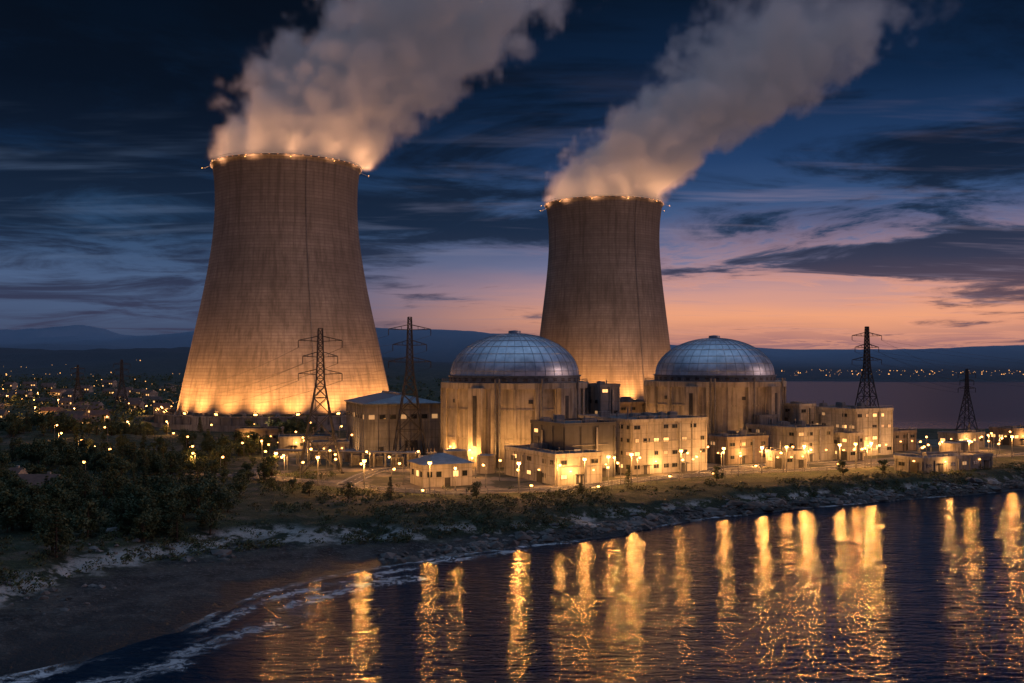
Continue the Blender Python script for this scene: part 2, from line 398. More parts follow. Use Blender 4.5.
def cooling_tower(x,y,prof,ringr,visible_dirs,rp=1.0):
    e=empty('cooling_tower',(x,y,GZ))
    zs=np.array([q[0] for q in prof])-GZ; rs=np.array([q[1] for q in prof]); cf=np.polyfit(zs,rs,4)
    H=zs[0]; z0=8.5
    P=[(float(np.polyval(cf,z)),float(z)) for z in np.linspace(z0,H,70)]
    rt=P[-1][0]
    P+= [(rt+.9,H),(rt+.9,H+1.3),(rt-.6,H+1.3),(rt-.9,H-.5)]
    P+= [(float(np.polyval(cf,z))-.9,float(z)) for z in np.linspace(H-1,z0,40)]
    P.append(P[0])
    mb=MB(); mb.lathe(P,192); mb.obj('shell',[M['tower']],e,True)
    mb=MB(); rb=P[0][0]; n=44
    for i in range(n):
        a=2*math.pi*i/n
        for da in (-.5,.5):
            b=a+da*2*math.pi/n
            mb.cyl(((rb+5)*math.cos(b),(rb+5)*math.sin(b),0),((rb-.4)*math.cos(a),(rb-.4)*math.sin(a),z0+.3),.5,.5,6)
    mb.obj('raking_columns',[M['conc2']],e)
    mb=MB(); mb.lathe([(ringr,0),(ringr,7),(ringr+.5,7),(ringr+.5,7.7),(ringr-1.2,7.7),(ringr-1.2,0)],128)
    for i in range(72):
        a=2*math.pi*i/72; mb.box(((ringr+.25)*math.cos(a),(ringr+.25)*math.sin(a),3.4),(.9,.9,6.8),a)
    mb.lathe([(ringr+7,0),(ringr+7,3.2),(ringr+6.6,3.2),(ringr+6.6,0)],96)
    mb.obj('basin_wall',[M['conc2']],e)
    mb=MB()
    for i in range(144):
        a=2*math.pi*i/144
        mb.beam(((rt+.7)*math.cos(a),(rt+.7)*math.sin(a),H+1.3),((rt+.7)*math.cos(a),(rt+.7)*math.sin(a),H+2.5),.12)
        mb.beam(((ringr)*math.cos(a),(ringr)*math.sin(a),7.7),((ringr)*math.cos(a),(ringr)*math.sin(a),8.9),.12)
    for zz in (2.5,):
        mb.lathe([(rt+.62,H+zz),(rt+.78,H+zz),(rt+.78,H+zz+.15),(rt+.62,H+zz+.15)],96)
    mb.lathe([(ringr-.08,8.8),(ringr+.08,8.8),(ringr+.08,8.95),(ringr-.08,8.95)],96)
    a=-1.1
    for z in np.arange(z0,H,2.6):
        r=float(np.polyval(cf,z))+.25; r2=float(np.polyval(cf,min(H,z+2.6)))+.25
        mb.beam((r*math.cos(a),r*math.sin(a),z),(r2*math.cos(a),r2*math.sin(a),min(H,z+2.6)),.35)
    for i in range(12):
        a=2*math.pi*(i+.5)/12; mb.beam(((rt+.8)*math.cos(a),(rt+.8)*math.sin(a),H+.5),((rt+6)*math.cos(a),(rt+6)*math.sin(a),H-1.6),.25)  # brackets made up to carry the added steam floods
    mb.obj('railings_brackets_and_ladder',[M['steel']],e)
    mb=MB()
    for i in range(60):
        a=2*math.pi*i/60; mb.box(((rt+1.1)*math.cos(a),(rt+1.1)*math.sin(a),H+.9),(.35,.5,.35),a)
    mb.obj('rim_lights',[M['red']],e)
    for i,dg in enumerate(visible_dirs):
        a=rad(dg); R=ringr-1.0
        fx,fy=x+R*math.cos(a),y+R*math.sin(a)
        aa=a+random.uniform(-.03,.03)
        rr=float(np.polyval(cf,20))
        flood(fx,fy,GZ+9.2,(x+rr*math.cos(aa),y+rr*math.sin(aa),GZ+21),88000*rp,110,(1,.39,.09),.9,.5,2.0)
    # crown floods added to light the steam from just outside the rim
    for i in range(12):
        a=2*math.pi*(i+.5)/12
        flood(x+(rt+6)*math.cos(a),y+(rt+6)*math.sin(a),GZ+H-1.3,(x+(rt*.6)*math.cos(a)+14,y+(rt*.6)*math.sin(a),GZ+H+60),34000,125,(1,.46,.20),1.0,4.0,.6)
    L=bpy.data.lights.new('throat_fill','POINT'); L.energy=500000; L.color=(1,.46,.18); L.shadow_soft_size=14  # fill light added inside the throat so the steam glows from below
    mkobj('throat_fill',L,e,(0,0,H-26))
    return e
T1=(-141,627); T2=(73.5,800)
cooling_tower(*T1,[(163,45.0),(140,43.4),(110,46.2),(80,51.4),(50,58.0),(20,64.4),(10,66.3)],78,range(-175,0,17))
cooling_tower(*T2,[(166.5,46.2),(145,44.2),(125,44.4),(100,46.8),(78,49.8),(50,53),(28,55.5),(10,58)],70,range(-160,-10,21))
for (fx,fy,tx,ty,tz,pw) in ((-205,505,-160,600,60,22000),(-120,480,-130,590,90,62000),(-80,505,-108,590,90,95000),
                      (46,655,68,755,90,80000),(130,665,95,760,90,120000)):
    flood(fx,fy,GZ+6,(tx,ty,tz),pw,90,(1,.60,.42))  # extra soft wash added to lift the upper tower shells

# ------------------------------------------------------------------ steam
def plume(x,y,z0,xs,zs_,xscale,box,seed,dens,R0,RG):
    me=bpy.data.meshes.new('steam_plume'); ob=mkobj('steam_plume',me,loc=(x,y,z0))
    mat=bpy.data.materials.new('steam'); mat.use_nodes=True; t=NT(mat.node_tree); mat.node_tree.nodes.clear()
    mat.cycles.volume_step_rate=4.0
    vi=t.node('ShaderNodeVolumeInfo').outputs['Density']
    pv=t.node('ShaderNodeVolumeScatter',{'Color':C(.96,.95,.98),'Density':vi,'Anisotropy':0.0})
    em=t.node('ShaderNodeEmission',{0:C(.40,.37,.50),1:t.math('MULTIPLY',vi,.078)})  # glow put into the steam in place of multiple scattering
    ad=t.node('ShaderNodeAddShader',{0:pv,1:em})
    out=t.node('ShaderNodeOutputMaterial'); t.l.new(ad.outputs[0],out.inputs['Volume'])
    ng=bpy.data.node_groups.new('steam_volume','GeometryNodeTree')
    ng.interface.new_socket('Geometry',in_out='OUTPUT',socket_type='NodeSocketGeometry')
    t=NT(ng); pos=t.node('GeometryNodeInputPosition').outputs[0]; s=t.node('ShaderNodeSeparateXYZ',{0:pos})
    zn=t.math('DIVIDE',t.math('MAXIMUM',s.outputs[2],0.0),200.0)
    fc=t.node('ShaderNodeFloatCurve'); cu=fc.mapping.curves[0]; pts=list(zip(zs_,xs))
    cu.points[0].location=pts[0]; cu.points[1].location=pts[-1]
    for q in pts[1:-1]: cu.points.new(*q)
    fc.mapping.update(); t.put(fc.inputs['Value'],zn)
    xc=t.math('MULTIPLY',fc.outputs[0],xscale)
    R=t.math('ADD',t.math('MULTIPLY',t.math('MAXIMUM',s.outputs[2],0.0),RG),R0)
    dx=t.math('SUBTRACT',s.outputs[0],xc)
    d=t.math('DIVIDE',t.math('SQRT',t.math('ADD',t.math('MULTIPLY',dx,dx),t.math('MULTIPLY',s.outputs[1],s.outputs[1]))),R)
    off=t.node('ShaderNodeVectorMath',{0:pos,1:(seed*71.0,seed*13.0,seed*31.0)},operation='ADD').outputs[0]
    nz=t.node('ShaderNodeTexNoise'); t.put(nz.inputs['Vector'],off); nz.inputs['Scale'].default_value=1/36; nz.inputs['Detail'].default_value=5; nz.inputs['Roughness'].default_value=.68; nz.inputs['Distortion'].default_value=.3
    vo=t.node('ShaderNodeTexVoronoi'); vo.feature='SMOOTH_F1'
    wp=t.node('ShaderNodeTexNoise'); t.put(wp.inputs['Vector'],off); wp.inputs['Scale'].default_value=1/30; wp.inputs['Detail'].default_value=3
    wv_=t.node('ShaderNodeVectorMath',{0:wp.outputs[1],1:(22,22,22)},operation='MULTIPLY').outputs[0]
    t.put(vo.inputs['Vector'],t.node('ShaderNodeVectorMath',{0:off,1:wv_},operation='ADD').outputs[0]); vo.inputs['Scale'].default_value=1/20
    n2=t.node('ShaderNodeTexNoise'); t.put(n2.inputs['Vector'],off); n2.inputs['Scale'].default_value=1/95; n2.inputs['Detail'].default_value=2
    n=t.math('ADD',t.math('MULTIPLY',t.math('SUBTRACT',nz.outputs[0],.5),2.5),t.math('MULTIPLY',t.math('SUBTRACT',n2.outputs[0],.5),.7))
    n=t.math('ADD',n,t.math('MULTIPLY',t.math('SUBTRACT',.45,vo.outputs[0]),1.0))
    amp=t.mr(s.outputs[2],-5,40,.15,1.0)
    f=t.math('ADD',t.math('SUBTRACT',t.mr(s.outputs[2],0,60,1.0,.88),d),t.math('MULTIPLY',n,amp))
    de=t.mr(f,.0,.30)
    de=t.math('MULTIPLY',de,t.mr(d,1.35,1.15))
    fade=t.mr(s.outputs[2],0,170,dens,dens*.20,False)
    topf=t.mr(s.outputs[2],box[5]-4,box[5]-50)
    de=t.math('MULTIPLY',t.math('MULTIPLY',de,fade),topf)
    r2=t.math('SQRT',t.math('ADD',t.math('MULTIPLY',s.outputs[0],s.outputs[0]),t.math('MULTIPLY',s.outputs[1],s.outputs[1])))
    inside=t.math('MAXIMUM',t.math('GREATER_THAN',s.outputs[2],2.0),t.math('LESS_THAN',r2,42.0))
    de=t.math('MULTIPLY',de,inside)
    vc=t.node('GeometryNodeVolumeCube'); t.put(vc.inputs['Density'],de)
    vc.inputs['Min'].default_value=(box[0],box[2],box[4]); vc.inputs['Max'].default_value=(box[1],box[3],box[5])
    vx=2.6
    for nm,i in (('X',0),('Y',2),('Z',4)): vc.inputs['Resolution '+nm].default_value=int((box[i+1]-box[i])/vx)
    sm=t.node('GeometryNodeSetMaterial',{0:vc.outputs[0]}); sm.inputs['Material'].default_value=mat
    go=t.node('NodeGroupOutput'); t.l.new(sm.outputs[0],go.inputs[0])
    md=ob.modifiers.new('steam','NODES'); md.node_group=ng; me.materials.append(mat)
    return ob
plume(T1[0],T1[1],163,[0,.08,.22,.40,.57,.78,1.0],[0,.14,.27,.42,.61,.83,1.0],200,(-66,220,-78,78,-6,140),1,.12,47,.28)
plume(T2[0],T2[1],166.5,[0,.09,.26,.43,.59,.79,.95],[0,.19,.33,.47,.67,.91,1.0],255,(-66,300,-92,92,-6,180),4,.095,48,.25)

# ------------------------------------------------------------------ reactor buildings
m,t,p=newmat('dome_metal'); co_=objco(t); n=t.noise(co_,.35,4,.6)
s=t.node('ShaderNodeSeparateXYZ',{0:co_}); ang=t.math('ARCTAN2',s.outputs[1],s.outputs[0])
ai=t.math('FLOOR',t.math('MULTIPLY',ang,40/6.28318)); zi=t.math('FLOOR',t.math('MULTIPLY',s.outputs[2],1/2.2))
wn=t.node('ShaderNodeTexWhiteNoise',noise_dimensions='2D'); t.put(wn.inputs[0],t.node('ShaderNodeCombineXYZ',{0:zi,1:ai,2:0.0}).outputs[0])
c=t.mix(t.mr(n,.3,.7),C(.42,.49,.58),C(.66,.73,.82)); c=t.mix(t.math('MULTIPLY',wn.outputs[0],.18),c,C(.30,.37,.46))
t.put(p.inputs['Base Color'],c); p.inputs['Metallic'].default_value=.8
t.put(p.inputs['Roughness'],t.math('ADD',t.mr(n,.3,.7,.30,.42),t.math('MULTIPLY',wn.outputs[0],.06))); M['dome']=m
M['rib']=plain('dome_rib_metal',(.32,.38,.46),.45,.7)
M['drum']=plain('drum_metal',(.12,.15,.19),.5,.6)
def reactor(x,y,r,bodyh,rise,rd):
    e=empty('reactor_containment_building',(x,y,GZ))
    mb=MB(); mb.lathe([(r,0),(r,bodyh-2.2),(r+.7,bodyh-2.2),(r+.7,bodyh),(rd-.5,bodyh),(rd-.5,bodyh+.1)],128)
    for z in (bodyh*.33,bodyh*.68): mb.lathe([(r+.02,z-.3),(r+.25,z-.3),(r+.25,z+.3),(r+.02,z+.3)],128)
    for i in range(22):
        a=2*math.pi*(i+.5)/22
        mb.box(((r+.25)*math.cos(a),(r+.25)*math.sin(a),(bodyh-2.2)/2),(1.1,1.3,bodyh-2.25),a)
    mb.obj('concrete_wall',[M['react']],e)
    mb=MB()
    for dg in (-118,-52):
        a=rad(dg); mb.box(((r+1.2)*math.cos(a),(r+1.2)*math.sin(a),bodyh*.47),(3.6,5.5,bodyh*.94),a,0)
        mb.box(((r+3.02)*math.cos(a),(r+3.02)*math.sin(a),bodyh*.55),(.2,1.6,bodyh*.6),a,1)
    for dg in (-150,-85,-30):
        a=rad(dg)
        mb.box(((r+.12)*math.cos(a),(r+.12)*math.sin(a),2.2),(.3,4,4.4),a,1)
        mb.box(((r+.12)*math.cos(a+.12),(r+.12)*math.sin(a+.12),bodyh*.78),(.3,1.6,1.4),a+.12,1)
    for k,dg in enumerate((-104,-101,-70,-36)):
        a=rad(dg); R=r+1.1; mb.cyl((R*math.cos(a),R*math.sin(a),0),(R*math.cos(a),R*math.sin(a),bodyh+1.5),.35,.35,8,2)
    mb.obj('buttresses_doors_and_pipes',[M['react'],M['dark'],M['steel']],e)
    mb=MB(); mb.lathe([(rd,bodyh+.02),(rd,bodyh+2.2),(rd+.5,bodyh+2.2),(rd+.5,bodyh+2.7),(rd-.4,bodyh+2.7)],128,m=0)
    for i in range(60):
        a=2*math.pi*i/60
        mb.beam(((r+.3)*math.cos(a),(r+.3)*math.sin(a),bodyh),((r+.3)*math.cos(a),(r+.3)*math.sin(a),bodyh+1.2),.12,1)
    for z in (.6,1.2): mb.lathe([(r+.25,bodyh+z-.05),(r+.35,bodyh+z-.05),(r+.35,bodyh+z+.05),(r+.25,bodyh+z+.05)],96,m=1)
    for i in range(40):
        a=2*math.pi*i/40; mb.box(((rd+.03)*math.cos(a),(rd+.03)*math.sin(a),bodyh+1.1),(.14,1.6,1.2),a,2)
    mb.obj('drum_and_railing',[M['drum'],M['steel'],M['dark']],e)
    mb=MB(); zb=bodyh+2.7; rr=rise-2.7
    def dp(u): return ((rd-.4)*math.cos(u),zb+rr*math.sin(u))
    mb.lathe([dp(i*math.pi/2/28) for i in range(28)]+[(.01,zb+rr)],120); mb.obj('dome',[M['dome']],e,True)
    mb=MB()
    for i in range(40):
        a=2*math.pi*i/40
        for j in range(14):
            r0,z0=dp(j*math.pi/2/15); r1,z1=dp((j+1)*math.pi/2/15)
            mb.beam((r0*math.cos(a),r0*math.sin(a),z0+.04),(r1*math.cos(a),r1*math.sin(a),z1+.04),.22)
    for j in range(1,14,2):
        r0,z0=dp(j*math.pi/2/15); mb.lathe([(r0+.10,z0-.08),(r0+.12,z0+.10),(r0-.12,z0+.16)],96)
    mb.lathe([(2.4,zb+rr-.2),(2.4,zb+rr+1.0),(.01,zb+rr+1.3)],24)
    mb.obj('dome_ribs',[M['rib']],e)
R1=(1,390); R2=(88,435)
reactor(*R1,28.0,30.5,18.8,25.4)
reactor(*R2,29.6,30.0,18.5,25.8)
for (cx,cy,dgs) in ((R1[0],R1[1],((-160,7000),(-122,15000),(-92,15000),(-60,5200))),(R2[0],R2[1],((-155,9500),(-120,12000),(-75,15000),(-20,12000)))):
    for dg,pw in dgs:
        a=rad(dg); R=37.5; flood(cx+R*math.cos(a),cy+R*math.sin(a),GZ+1.2,(cx+25*math.cos(a),cy+25*math.sin(a),GZ+22),pw,110,(1,.46,.13))

# ------------------------------------------------------------------ buildings
def building(name,cx,cy,rot,wd,dp,h,wall,roofm,floors=3,bay=3.2,litp=.25,units=3,z=GZ,skip=.35):
    e=empty(name,(cx,cy,z),rad(rot))
    mb=MB(); mb.box((wd/2,dp/2,h/2),(wd,dp,h))
    for (a,b,sx,sy) in ((wd/2,-.05,wd+.5,.5),(wd/2,dp+.05,wd+.5,.5),(-.05,dp/2,.5,dp-.4),(wd+.05,dp/2,.5,dp-.4)):
        mb.box((a,b,h+.25),(sx,sy,1.1))
    n=max(2,int(wd/6))
    for i in range(n+1): mb.box((min(max(i*wd/n,.35),wd-.35),-.12,h/2-.2),(.5,.3,h-.5))
    n=max(2,int(dp/6))
    for i in range(n+1): mb.box((-.12,min(max(i*dp/n,.35),dp-.35),h/2-.2),(.3,.5,h-.5))
    mb.obj('walls',[wall],e)
    mb=MB(); mb.box((wd/2,dp/2,h+.08),(wd-.5,dp-.5,.12)); mb.obj('roof',[roofm],e)
    mb=MB(); rng=random.Random(int(cx*10+cy*7))
    fh=h/floors; litp*=.32
    for fl in range(floors):
        zc=fh*(fl+.56); wh=min(1.2,fh*.30)
        for side,L in (('f',wd),('l',dp),('r',dp)):
            nb=max(1,int(L/bay))
            for i in range(nb):
                if rng.random()<skip: continue
                u=(i+.5)*L/nb; ww=min(2.4,(L/nb)*rng.choice((.35,.5,.62)))
                mi=2 if rng.random()<litp else (3 if rng.random()<litp*2 else 1)
                if fl==0 and side=='f' and i%4==1: continue
                if side=='f':
                    mb.box((u,-.06,zc),(ww+.3,.16,wh+.3),0,0); mb.box((u,-.12,zc),(ww,.12,wh),0,mi); mb.box((u,-.19,zc),(.08,.05,wh),0,0)
                elif side=='l':
                    mb.box((-.06,u,zc),(.16,ww+.3,wh+.3),0,0); mb.box((-.12,u,zc),(.12,ww,wh),0,mi); mb.box((-.19,u,zc),(.05,.08,wh),0,0)
                else:
                    mb.box((wd+.06,u,zc),(.16,ww+.3,wh+.3),0,0); mb.box((wd+.12,u,zc),(.12,ww,wh),0,mi)
    mb.obj('windows',[M['frame'],M['glass'],M['lit'],M['lit2']],e)
    mb=MB()
    nb=max(1,int(wd/bay))
    for i in range(1,nb,4):
        u=(i+.5)*wd/nb; mb.box((u,-.1,1.4),(2.2,.24,2.8),0,0); mb.box((u,-.6,3.05),(3,1.1,.15),0,0)
    mb.box((-.1,dp*.3,1.8),(.24,3.2,3.6),0,0)
    if h>7:
        mb.box((-.35,dp*.62,h*.45),(.5,1.0,h*.85),0,2); mb.box((-.14,dp*.82,h*.7),(.2,3.0,1.6),0,0)
        mb.box((wd*.62,-.42,h*.5),(.7,.5,h*.9),0,2); mb.box((wd*.5,-.3,h*.62),(wd*.7,.18,.22),0,2)
    mb.box((-.3,dp*.3,4.0),(.4,.5,.3),0,1); mb.box((wd*.3,-.35,min(h-1,4.2)),(.5,.4,.3),0,1); mb.box((wd*.8,-.35,min(h-1,4.2)),(.5,.4,.3),0,1)
    mb.obj('doors_ducts_and_wall_lamps',[M['dark'],M['bulb'],M['steel']],e)
    if wd>15:
        if 'wall' not in LAMPS:
            L=bpy.data.lights.new('wall_lamp_light','POINT'); L.energy=2200; L.color=(1,.44,.11); L.shadow_soft_size=.25; LAMPS['wall']=L
        mkobj('wall_lamp_light',LAMPS['wall'],e,(wd*.3,-2.4,min(h-1,4.2)))
    if units:
        mb=MB()
        for i in range(units):
            ux=rng.uniform(.15,.85)*wd; uy=rng.uniform(.15,.85)*dp; a,b,c_=rng.uniform(1.4,3.8),rng.uniform(1.4,3.8),rng.uniform(.9,2.4)
            mb.box((ux,uy,h+.14+c_/2),(a,b,c_),0,0); mb.box((ux,uy,h+.2+c_),(a*.7,b*.7,.14),0,1)
        for i in range(max(1,units//2)):
            ux=rng.uniform(.1,.9)*wd; uy=rng.uniform(.1,.9)*dp; mb.cyl((ux,uy,h),(ux,uy,h+rng.uniform(1.5,4.5)),.22,.22,8,1)
        n=int(wd/2.2)
        for i in range(n+1): mb.beam((i*wd/n,-.05,h+.8),(i*wd/n,-.05,h+1.7),.08,1)
        mb.beam((0,-.05,h+1.7),(wd,-.05,h+1.7),.08,1)
        n=int(dp/2.2)
        for i in range(1,n+1): mb.beam((-.05,i*dp/n,h+.8),(-.05,i*dp/n,h+1.7),.08,1)
        mb.beam((-.05,0,h+1.72),(-.05,dp,h+1.72),.08,1)
        mb.obj('rooftop_units_and_railing',[M['conc2'],M['steel']],e)
    return e
A=28; RF=M['roof']
building('auxiliary_building',13.6,310,A,17,34,9,M['conc'],RF,2,4.6,.3,4,skip=.4)
building('switchgear_building',17.0,326,A,20,22,17.5,M['clad'],RF,3,7,.1,4,skip=.75)
building('control_building',40.7,339,A,32,34,18,M['conc'],RF,4,3.8,.45,8,skip=.25)
building('elevator_tower',33.5,381,A,9,14,29,M['conc2'],RF,7,4,.3,1,skip=.5)
building('auxiliary_building',46,432,A,20,16,20,M['conc3'],RF,4,4.5,.4,3)
building('service_building',80,372,A,20,16,9.5,M['conc3'],RF,2,5,.35,3,skip=.5)
building('service_building',62,384,A,14,12,8,M['conc2'],RF,2,5,.35,3,skip=.5)
building('pump_house',108,380,A,19,28,12.5,M['conc2'],RF,3,4.6,.3,5,skip=.5)
building('service_building',119,414,A,9,9,20,M['conc'],RF,4,4,.5,1)
building('service_building',100,404,A,10,8,16,M['conc2'],RF,3,4,.5,1)
building('administration_building',138.6,403,A,21,31,18.5,M['conc'],RF,4,3.6,.8,5,skip=.2)
building('storage_shed',141,343,A,36,12,4.6,M['conc2'],RF,1,6,.2,2)
building('storage_shed',162,425,A,14,10,8,M['conc3'],RF,2,4,.4,1)
building('storage_shed',196,440,A,18,10,6,M['conc2'],RF,1,4,.4,1)
building('storage_shed',228,455,A,22,12,7,M['conc3'],RF,1,4,.5,1)
building('workshop_building',97,357,A,11,9,5.5,M['conc2'],RF,1,4,.4,1)
building('workshop_building',130,386,A,8,8,10,M['conc'],RF,2,4,.4,1)
building('workshop_building',-98,420,12,24,14,6,M['conc2'],RF,1,4,.5,1)
building('workshop_building',-126,455,5,20,12,7,M['conc3'],RF,1,4,.4,1)
building('substation_building',-78,392,15,14,9,6,M['conc'],RF,1,4,.5,1)
tx,ty=-60,409; th=empty('turbine_hall',(tx,ty,GZ),rad(20)); Wt,Dt,Ht=32,40,21
mb=MB(); mb.box((Wt/2,Dt/2,Ht/2),(Wt,Dt,Ht))
for i in range(8): mb.box((.4+i*(Wt-.8)/7,-.2,Ht/2-.3),(.7,.45,Ht-.6))
for i in range(9): mb.box((-.2,.4+i*(Dt-.8)/8,Ht/2-.3),(.45,.7,Ht-.6))
mb.obj('walls',[M['conc2']],th)
mb=MB(); o=1.0
a_,b_,c_,d_=(-o,-o,Ht+.02),(Wt+o,-o,Ht+.02),(Wt+o,Dt+o,Ht+.02),(-o,Dt+o,Ht+.02); r1,r2=(Wt/2,2.5,Ht+3.6),(Wt/2,Dt-2.5,Ht+3.6)
for f in ((a_,b_,r1),(b_,c_,r2,r1),(c_,d_,r2),(d_,a_,r1,r2),(d_,c_,b_,a_)): mb.face(f)
mb.box((Wt/2,Dt/2,Ht+3.8),(1.6,Dt-6,.9)); mb.box((Wt/2,-o,Ht-.2),(Wt+2*o,.3,.5)); mb.box((-o,Dt/2,Ht-.2),(.3,Dt+2*o-.4,.5))
mb.obj('hipped_roof',[M['roofblue']],th)
mb=MB()
for i in range(7):
    u=.4+(i+.5)*(Wt-.8)/7
    mb.box((u,-.05,15.5),(2.4,.2,1.8),0,0 if i%3 else 1)
for i in range(8):
    u=.4+(i+.5)*(Dt-.8)/8
    mb.box((-.05,u,15.5),(.2,2.6,1.8),0,0 if i%4 else 1)
mb.box((Wt*.6,-.12,2.8),(5,.3,5.6),0,2); mb.box((Wt*.2,-.12,1.6),(2,.3,3.2),0,2)
mb.obj('windows_and_doors',[M['glass'],M['lit2'],M['dark']],th)
pv=empty('gatehouse_pavilion',(-27,305,GZ),rad(24)); Wp,Dp,Hp=16,13,7.0
mb=MB(); mb.box((Wp/2,Dp/2,Hp/2),(Wp,Dp,Hp)); mb.obj('walls',[M['conc']],pv)
mb=MB(); o=.9; a_,b_,c_,d_=(-o,-o,Hp),(Wp+o,-o,Hp),(Wp+o,Dp+o,Hp),(-o,Dp+o,Hp); r1=(Wp*.42,Dp/2,Hp+2.8); r2=(Wp*.58,Dp/2,Hp+2.8)
for f in ((a_,b_,r2,r1),(b_,c_,r2),(c_,d_,r1,r2),(d_,a_,r1),(d_,c_,b_,a_)): mb.face(f)
mb.obj('hip_roof',[M['roofblue']],pv)
mb=MB()
for u in (2,5,10.5,13.5): mb.box((u,-.06,3.9),(1.6,.2,1.7),0,0 if u!=10.5 else 1)
for u in (2,5.5,10): mb.box((-.06,u,3.9),(.2,1.6,1.7),0,1 if u==5.5 else 0)
mb.box((7.8,-.08,1.4),(1.8,.22,2.8),0,2)
mb.obj('windows_and_door',[M['glass'],M['lit'],M['dark']],pv)

def tank(x,y,r,h):
    e=empty('storage_tank',(x,y,GZ)); mb=MB(); mb.lathe([(r,0),(r,h),(r+.15,h),(r+.15,h+.25),(0.01,h+r*.22)],40)
    for z in np.arange(2,h,2): mb.lathe([(r+.01,z-.08),(r+.1,z-.08),(r+.1,z+.08),(r+.01,z+.08)],40)
    mb.obj('shell',[M['conc']],e)
    mb=MB(); mb.beam((r+.3,-.4,0),(r+.3,-.4,h),.1); mb.beam((r+.3,.4,0),(r+.3,.4,h),.1)
    for z in np.arange(.5,h,.8): mb.beam((r+.3,-.4,z),(r+.3,.4,z),.08)
    mb.obj('ladder',[M['steel']],e)
for q in ((-20,352,4,7),(-9,345,3,6),(-29,345,3,5.5),(176,402,4,5.5),(186,408,4,5.5)): tank(*q)
mb=MB()
for i in range(14):
    x0=-88+i*4.2; y0=372-i*1.0
    for dy in (0,3): mb.beam((x0,y0+dy,GZ),(x0,y0+dy,GZ+5),.3)
    mb.beam((x0,y0,GZ+5),(x0,y0+3,GZ+5),.3)
for dy in (.6,1.5,2.4): mb.cyl((-88,372+dy,GZ+5.4),(-33,359+dy,GZ+5.4),.3,.3,8)
mb.obj('pipe_rack',[M['steel']])
def transformer(x,y):
    e=empty('power_transformer',(x,y,GZ),rad(20)); mb=MB(); mb.box((0,0,2),(4.5,2.6,3.2)); mb.box((0,0,.2),(5.4,3.4,.4))
    for i in range(7): mb.box((-1.8+i*.6,1.6,1.9),(.2,.6,2.6)); mb.box((-1.8+i*.6,-1.6,1.9),(.2,.6,2.6))
    mb.cyl((-2,0,4.3),(2,0,4.3),.5,.5,10); mb.obj('tank_and_radiators',[M['steel']],e)
    mb=MB()
    for i in (-1.3,0,1.3):
        mb.cyl((i,.5,3.6),(i,.9,6.0),.16,.09,8)
        for k in range(5): mb.cyl((i,.5+.08*k+.04,3.9+k*.4),(i,.52+.08*k+.04,4.0+k*.4),.3,.3,8)
    mb.obj('bushings',[M['conc']],e)
for q in ((-58,372),(-50,369),(-42,366),(-62,384),(-30,372),(-38,376)): transformer(*q)

# ------------------------------------------------------------------ pylons
def pylon(x,y,H,bw,rot=0.3,th=.34):
    z=ghz(x,y)
    mb=MB()
    def wdt(z): 
        u=z/H; return bw*(1-u/.62)+bw*.20*(u/.62) if u<.62 else bw*.20*(1-(u-.62)/.38)+bw*.10*((u-.62)/.38)
    lv=[0]; 
    while lv[-1]<H*.97: lv.append(min(H,lv[-1]+max(2.0,wdt(lv[-1])*.85)))
    lv[-1]=H
    cs=((-1,-1),(1,-1),(1,1),(-1,1))
    for a,b in zip(lv[:-1],lv[1:]):
        wa,wb=wdt(a)/2,wdt(b)/2
        for i in range(4):
            p0=cs[i]; p1=cs[(i+1)%4]
            mb.beam((p0[0]*wa,p0[1]*wa,a),(p0[0]*wb,p0[1]*wb,b),th)
            mb.beam((p0[0]*wa,p0[1]*wa,a),(p1[0]*wb,p1[1]*wb,b),th*.55)
            mb.beam((p1[0]*wa,p1[1]*wa,a),(p0[0]*wb,p0[1]*wb,b),th*.55)
            mb.beam((p0[0]*wb,p0[1]*wb,b),(p1[0]*wb,p1[1]*wb,b),th*.55)
            if wa>3.5:
                mx=((p0[0]+p1[0])/2*(wa+wb)/2,(p0[1]+p1[1])/2*(wa+wb)/2,(a+b)/2)
                mb.beam((p0[0]*wa*.99,p0[1]*wa*.99,(a)),mx,th*.4)
    arms=[]
    for u,L in ((.68,.15),(.80,.12),(.91,.15)):
        za=H*u; wz=wdt(za)/2; Lh=H*L
        for sg in (-1,1):
            tip=(sg*Lh,0,za+.3)
            for q in (-1,1):
                mb.beam((sg*wz,q*wz,za),tip,th*.6); mb.beam((sg*wz,q*wz,za+H*.035),tip,th*.6)
            for k in (.33,.66):
                mb.beam((sg*(wz+(Lh-wz)*k),-wz*(1-k),za),(sg*(wz+(Lh-wz)*k),wz*(1-k),za+H*.035*(1-k)),th*.4)
            mb.cyl((sg*Lh,0,za+.2),(sg*Lh,0,za-2.2),.16,.16,6)
            arms.append((sg*Lh,0,za-2.2))
    for c in cs: mb.box((c[0]*bw/2,c[1]*bw/2,.2),(1.2,1.2,.9))
    o=mb.obj('electricity_pylon',[M['dark']]); o.location=(x,y,z); o.rotation_euler=(0,0,rot)
    R=Matrix.Rotation(rot,3,'Z'); return [Vector((x,y,z))+R@Vector(a) for a in arms]
pa=pylon(-66.7,348,50,14,.25,.40); pb=pylon(-40.6,397,56,13,.2,.42); pc=pylon(192,541,57,13,.15,.45); pd=pylon(252,554,34,8,.1,.35); pe=pylon(-281,720,38,10,.2,.4)
pf=pylon(-330,760,34,9,.2,.4)
mb=MB()
def wires(A_,B_,sag,t_=.07):
    for a,b in zip(A_,B_):
        prev=a
        for i in range(1,17):
            u=i/16; q=a.lerp(b,u); q=Vector((q.x,q.y,q.z-sag*4*u*(1-u))); mb.beam(prev,q,t_); prev=q
wires(pa,pb,1.5); wires(pa,pe,14); wires(pc,pd,2); wires(pe,pf,1.5)
